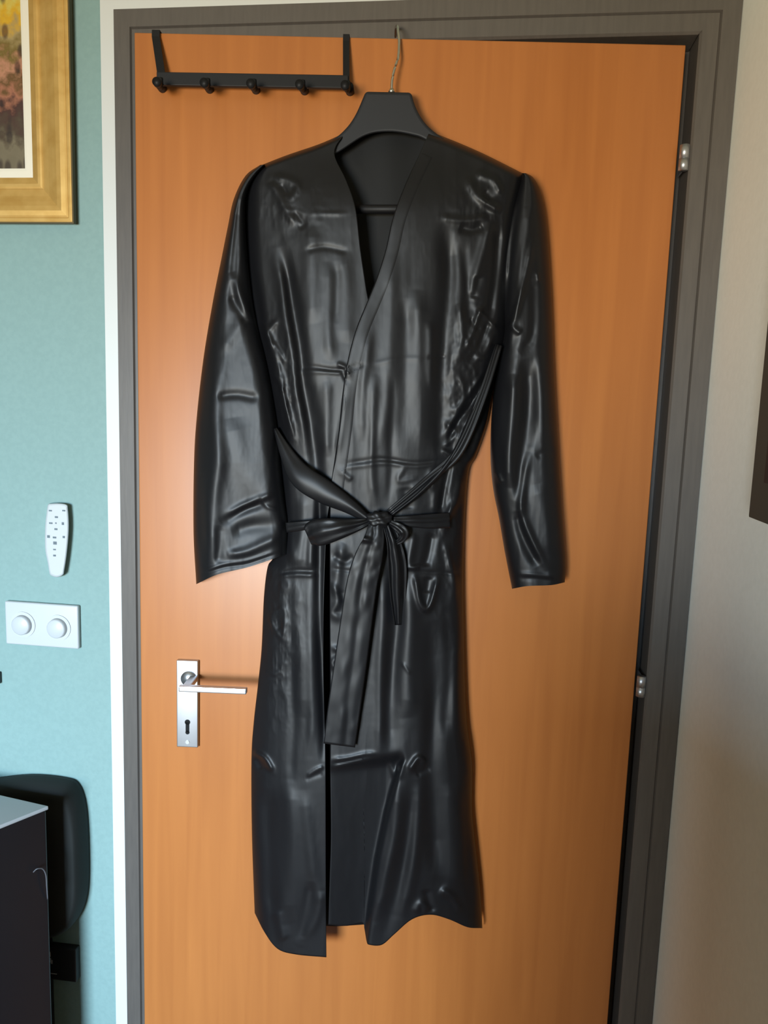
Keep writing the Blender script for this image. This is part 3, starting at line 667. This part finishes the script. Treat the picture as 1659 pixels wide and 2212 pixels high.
no = N.new('ShaderNodeTexNoise'); no.inputs['Scale'].default_value = 75; no.inputs['Detail'].default_value = 4; L.new(tc.outputs['Object'], no.inputs['Vector'])
mr = N.new('ShaderNodeMapRange'); mr.inputs[1].default_value = 0.08; mr.inputs[2].default_value = 0.36; L.new(sp.outputs['Z'], mr.inputs[0])
ad = N.new('ShaderNodeMath'); ad.operation = 'MULTIPLY_ADD'; ad.inputs[1].default_value = 0.28; L.new(no.outputs['Fac'], ad.inputs[0])
sb_ = N.new('ShaderNodeMath'); sb_.operation = 'SUBTRACT'; sb_.inputs[1].default_value = 0.14; L.new(mr.outputs[0], sb_.inputs[0]); L.new(sb_.outputs[0], ad.inputs[2])
cr = N.new('ShaderNodeValToRGB'); e = cr.color_ramp.elements; e[0].position = 0.0; e[0].color = (*srgb(98, 88, 66), 1); e[1].position = 1.0; e[1].color = (*srgb(205, 165, 20), 1)
for p, c in ((0.12, (104, 94, 72)), (0.2, (66, 52, 34)), (0.3, (60, 28, 18)), (0.38, (150, 96, 70)), (0.45, (90, 62, 18)), (0.52, (172, 120, 92)), (0.6, (104, 84, 24)), (0.7, (150, 130, 84)), (0.78, (196, 150, 10)), (0.88, (190, 180, 90))):
    q = e.new(p); q.color = (*srgb(*c), 1)
L.new(ad.outputs[0], cr.inputs[0])
vo = N.new('ShaderNodeTexVoronoi'); vo.inputs['Scale'].default_value = 60; mp = N.new('ShaderNodeMapping'); mp.inputs['Scale'].default_value = (1, 1, 0.5)
L.new(tc.outputs['Object'], mp.inputs[0]); L.new(mp.outputs[0], vo.inputs['Vector'])
c2 = N.new('ShaderNodeValToRGB'); c2.color_ramp.elements[0].position = 0.22; c2.color_ramp.elements[1].position = 0.4
c2.color_ramp.elements[0].color = (0.2, 0.12, 0.08, 1); c2.color_ramp.elements[1].color = (1, 1, 1, 1); L.new(vo.outputs['Distance'], c2.inputs[0])
mx = N.new('ShaderNodeMix'); mx.data_type = 'RGBA'; mx.blend_type = 'MULTIPLY'; mx.inputs[0].default_value = 0.8
L.new(cr.outputs[0], mx.inputs[6]); L.new(c2.outputs[0], mx.inputs[7]); L.new(mx.outputs[2], b.inputs['Base Color'])
box('canvas', (PX0 + 0.075, 0.0065, PZ0 + 0.075), (PX1 - 0.075, 0.009, PZ1 - 0.075), mc, pic)

# remote control in its wall holder
rc = WP(128, 1166, YW)
rem = tag(empty('remote_control', tuple(rc)), 'white remote control with small dark buttons on the teal wall', 'remote control')
ro = cr_spline([(106, 1088), (126, 1087), (144, 1090), (147, 1100), (149, 1130), (148, 1160), (144, 1200), (139, 1232), (136, 1242), (124, 1247), (112, 1244), (107, 1238), (103, 1215), (98, 1190), (97, 1160), (98, 1130), (101, 1105), (103, 1092), (106, 1088)], 4)[:-1]
cen = ro.mean(0)
bm = bmesh.new()
r_in = cen + (ro - cen) * [0.86, 0.95]
ringsets = [(ro, YW - 0.0002), (ro, YW - 0.011), (cen + (ro - cen) * [0.95, 0.985], YW - 0.0145), (r_in, YW - 0.0158)]
rr = [[bm.verts.new(WP(p[0], p[1], y)) for p in R_] for R_, y in ringsets]
for a, c in zip(rr, rr[1:]):
    for j in range(len(a)): bm.faces.new((a[j], a[(j + 1) % len(a)], c[(j + 1) % len(a)], c[j]))
bm.faces.new(rr[-1]); bm.faces.new(rr[0][::-1])
obj('remote_body', bm, M['white_plastic'], rem, False)
for bx_, by_, bw, bh in ((109, 1103, 7, 3.2), (138, 1103, 7, 3.2), (122, 1117, 7, 4), (110, 1130, 8, 3.4), (121, 1130, 3, 3), (136, 1131, 5, 6), (121, 1143, 7, 4), (105, 1159, 6, 6), (118, 1161, 8, 4), (138, 1160, 5, 5), (119, 1173, 8, 7), (118, 1187, 6, 3), (118, 1200, 6, 4)):
    p = WP(bx_, by_, YW - 0.0158); hw, hh = bw / 1460 / 2, bh / 1460 / 2
    box('button', (p[0] - hw, p[1] - 0.0008, p[2] - hh), (p[0] + hw, p[1] + 0.0002, p[2] + hh), M['grey_print'], rem)
# double switch plate
a = WP(11, 1298, YW - 0.007); c = WP(171, 1402, YW - 0.007)
sw = tag(empty('switch_plate', (0.5 * (a[0] + c[0]), YW, 0.5 * (a[2] + c[2]))), 'white double wall plate with two round knobs below the remote control', 'switch')
box('cover_plate', (a[0], YW - 0.009, c[2]), (c[0], YW - 0.0002, a[2]), M['white_plastic'], sw, 0.003, seg=3)
for kx_, ky_ in ((50, 1349), (126, 1356)):
    p = WP(kx_, ky_, YW - 0.009)
    bm = bmesh.new(); disc_solid(bm, (p[0], YW - 0.0085, p[2]), (0, -1, 0), 0.0215, 0.002, 40); rg = obj('ring', bm, M['white_plastic'], sw, False, 0.0)
    bm = bmesh.new(); tube(bm, [(p[0], YW - 0.0095, p[2]), (p[0], YW - 0.017, p[2]), (p[0], YW - 0.0185, p[2])], [0.0165, 0.0155, 0.014], 36); obj('knob', bm, M['white_plastic'], rg, True)
# small dark clip at the far left
p = WP(0, 1462, YW)
cl = box('cable_clip', (p[0] - 0.012, YW - 0.010, p[2] - 0.010), (p[0] + 0.0035, YW - 0.0002, p[2] + 0.010), M['blackmatte'], None, 0.002)
tag(cl, 'small dark clip on the teal wall at the left below the switch plate', 'clip')

# ---------------------------------------------------------------- cabinet at lower left
cy = -0.09
K = WP(105, 1741, cy); kz = float(K[2])
Pb = ZP(0, 1717, kz); Pf = ZP(0, 1783, kz)
eb = Pb - K; eb /= np.linalg.norm(eb); ef = Pf - K; ef /= np.linalg.norm(ef)
cab = tag(empty('cabinet', (K[0] - 0.2, K[1] - 0.1, 0)), 'black cabinet with a light grey top in the lower left corner', 'cabinet')
def quad_box(name, k, e1, l1, e2, l2, z0, z1, m, inset=0.0, bevel=0.0015):
    o0 = k + e1 * inset + e2 * inset
    q = [o0, o0 + e1 * (l1 - 2 * inset), o0 + e1 * (l1 - 2 * inset) + e2 * (l2 - 2 * inset), o0 + e2 * (l2 - 2 * inset)]
    bm = bmesh.new(); prism(bm, [(*p[:2], z0) for p in q], [(*p[:2], z1) for p in q])
    return obj(name, bm, m, cab, bevel > 0, bevel)
print('cabinet', K, Pb, Pf, 'angle', np.degrees(np.arccos(eb @ ef)))
quad_box('cabinet_top', K, eb, 0.42, ef, 0.40, kz - 0.006, kz, M['grey_top'])
quad_box('cabinet_body', K, eb, 0.42, ef, 0.40, 0.0, kz - 0.0065, M['black'], 0.002, 0.003)
shadow_solid = cr_spline([(-60, 1700), (40, 1690), (120, 1697), (150, 1712), (166, 1760), (172, 1850), (171, 1945), (156, 1998), (132, 2020), (104, 2030), (88, 2036)], 5)
bz = [WP(p[0], p[1], YW - 0.035) for p in shadow_solid]
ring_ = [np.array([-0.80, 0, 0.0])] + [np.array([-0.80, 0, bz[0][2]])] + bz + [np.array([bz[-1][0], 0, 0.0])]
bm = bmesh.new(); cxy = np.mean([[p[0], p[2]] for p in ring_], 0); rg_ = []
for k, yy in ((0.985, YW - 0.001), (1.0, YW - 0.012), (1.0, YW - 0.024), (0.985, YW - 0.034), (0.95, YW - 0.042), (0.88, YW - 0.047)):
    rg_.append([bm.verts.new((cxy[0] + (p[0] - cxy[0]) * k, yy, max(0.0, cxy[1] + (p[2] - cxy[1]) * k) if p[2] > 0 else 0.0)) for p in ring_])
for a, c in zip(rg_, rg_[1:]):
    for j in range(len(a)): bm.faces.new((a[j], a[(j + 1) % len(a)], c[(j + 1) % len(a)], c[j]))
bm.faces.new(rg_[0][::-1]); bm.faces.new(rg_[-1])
bg = obj('shadow_stand_in', bm, M['shadow_solid'], None, True)  # dark solid added where the cabinet's shadow falls on the wall
tag(bg, 'added dark rounded solid standing in for the cabinet shadow on the teal wall', 'shadow_solid')
def face_pt(px, py, off=0.0):                 # on the visible side of the cabinet
    n = np.array([ef[1], -ef[0], 0.0]); n = n if n @ (CAM - K) > 0 else -n
    r = ray(px, py); o0 = K + n * off + eb * 0.006 * 0
    return CAM + r * (((o0 - CAM) @ n) / (r @ n))
bm = bmesh.new(); tube(bm, cr_spline([face_pt(72, 1884, .001), face_pt(80, 1877, .006), face_pt(92, 1877, .006), face_pt(99, 1890, .006), face_pt(101, 1915, .006), face_pt(103, 1942, .001)], 5), 0.0009, 8)
obj('cabinet_handle', bm, M['scuff'], cab, True)
# black plug-in adapter on the wall beside the cabinet
a = WP(106, 2044, YW - 0.013); c = WP(166, 2121, YW - 0.013)
ad_ = tag(empty('power_adapter', (a[0], YW, c[2])), 'black power adapter plugged into the wall beside the cabinet', 'adapter')
box('adapter_body', (a[0] - 0.004, YW - 0.015, c[2]), (c[0], YW - 0.0002, a[2]), M['blackmatte'], ad_, 0.002)
p = WP(108, 2068, YW - 0.015)
bm = bmesh.new()
for dx, dz, w_, h_ in ((-0.001, 0.006, 0.005, 0.009), (0.0005, -0.005, 0.003, 0.008), (0.003, -0.008, 0.003, 0.007)):
    bx(bm, (p[0] + dx - w_ / 2, YW - 0.0158, p[2] + dz - h_ / 2), (p[0] + dx + w_ / 2, YW - 0.0150, p[2] + dz + h_ / 2))
p2 = WP(116, 2103, YW - 0.015); bx(bm, (p2[0] - .005, YW - 0.0158, p2[2] - .0006), (p2[0] + .006, YW - 0.0150, p2[2] + .0006))
obj('white_mark', bm, M['stitch'], ad_)

# ---------------------------------------------------------------- dark framed panel on the side wall
q0 = XP(1616, 1117, XR - 0.03); q1 = XP(1659, 722, XR - 0.03)
print('panel', q0, q1)
pn = tag(empty('wall_panel', (XR, q0[1], q0[2])), 'dark olive framed panel hanging on the white side wall', 'panel')
box('panel_frame', (XR - 0.03, q0[1] - 0.6, q0[2]), (XR - 0.0003, q0[1], q0[2] + 0.9), M['dark_panel'], pn, 0.002)
box('panel_face', (XR - 0.032, q0[1] - 0.56, q0[2] + 0.04), (XR - 0.0295, q0[1] - 0.04, q0[2] + 0.86), M['blackmatte'], pn)

# ---------------------------------------------------------------- added light blocker behind the camera, shades the lower right of the door
ch = tag(empty('unseen_light_blocker', (0.04, -1.38, 0)), 'added unseen light blocker behind the camera, built like a tall grey set of drawers', 'blocker')
box('blocker_body', (-0.22, -1.58, 0.0), (0.30, -1.18, 1.27), M['blocker_finish'], ch, 0.004)
for k in range(4):
    z0 = 0.05 + k * 0.29
    d_ = box('blocker_drawer', (-0.20, -1.595, z0), (0.28, -1.581, z0 + 0.27), M['blocker_finish'], ch, 0.002)
    for x_ in (-0.03, 0.18):
        bm = bmesh.new(); disc_solid(bm, (x_, -1.595, z0 + 0.13), (0, -1, 0), 0.012, 0.02, 16); obj('knob', bm, M['chrome'], d_, True)
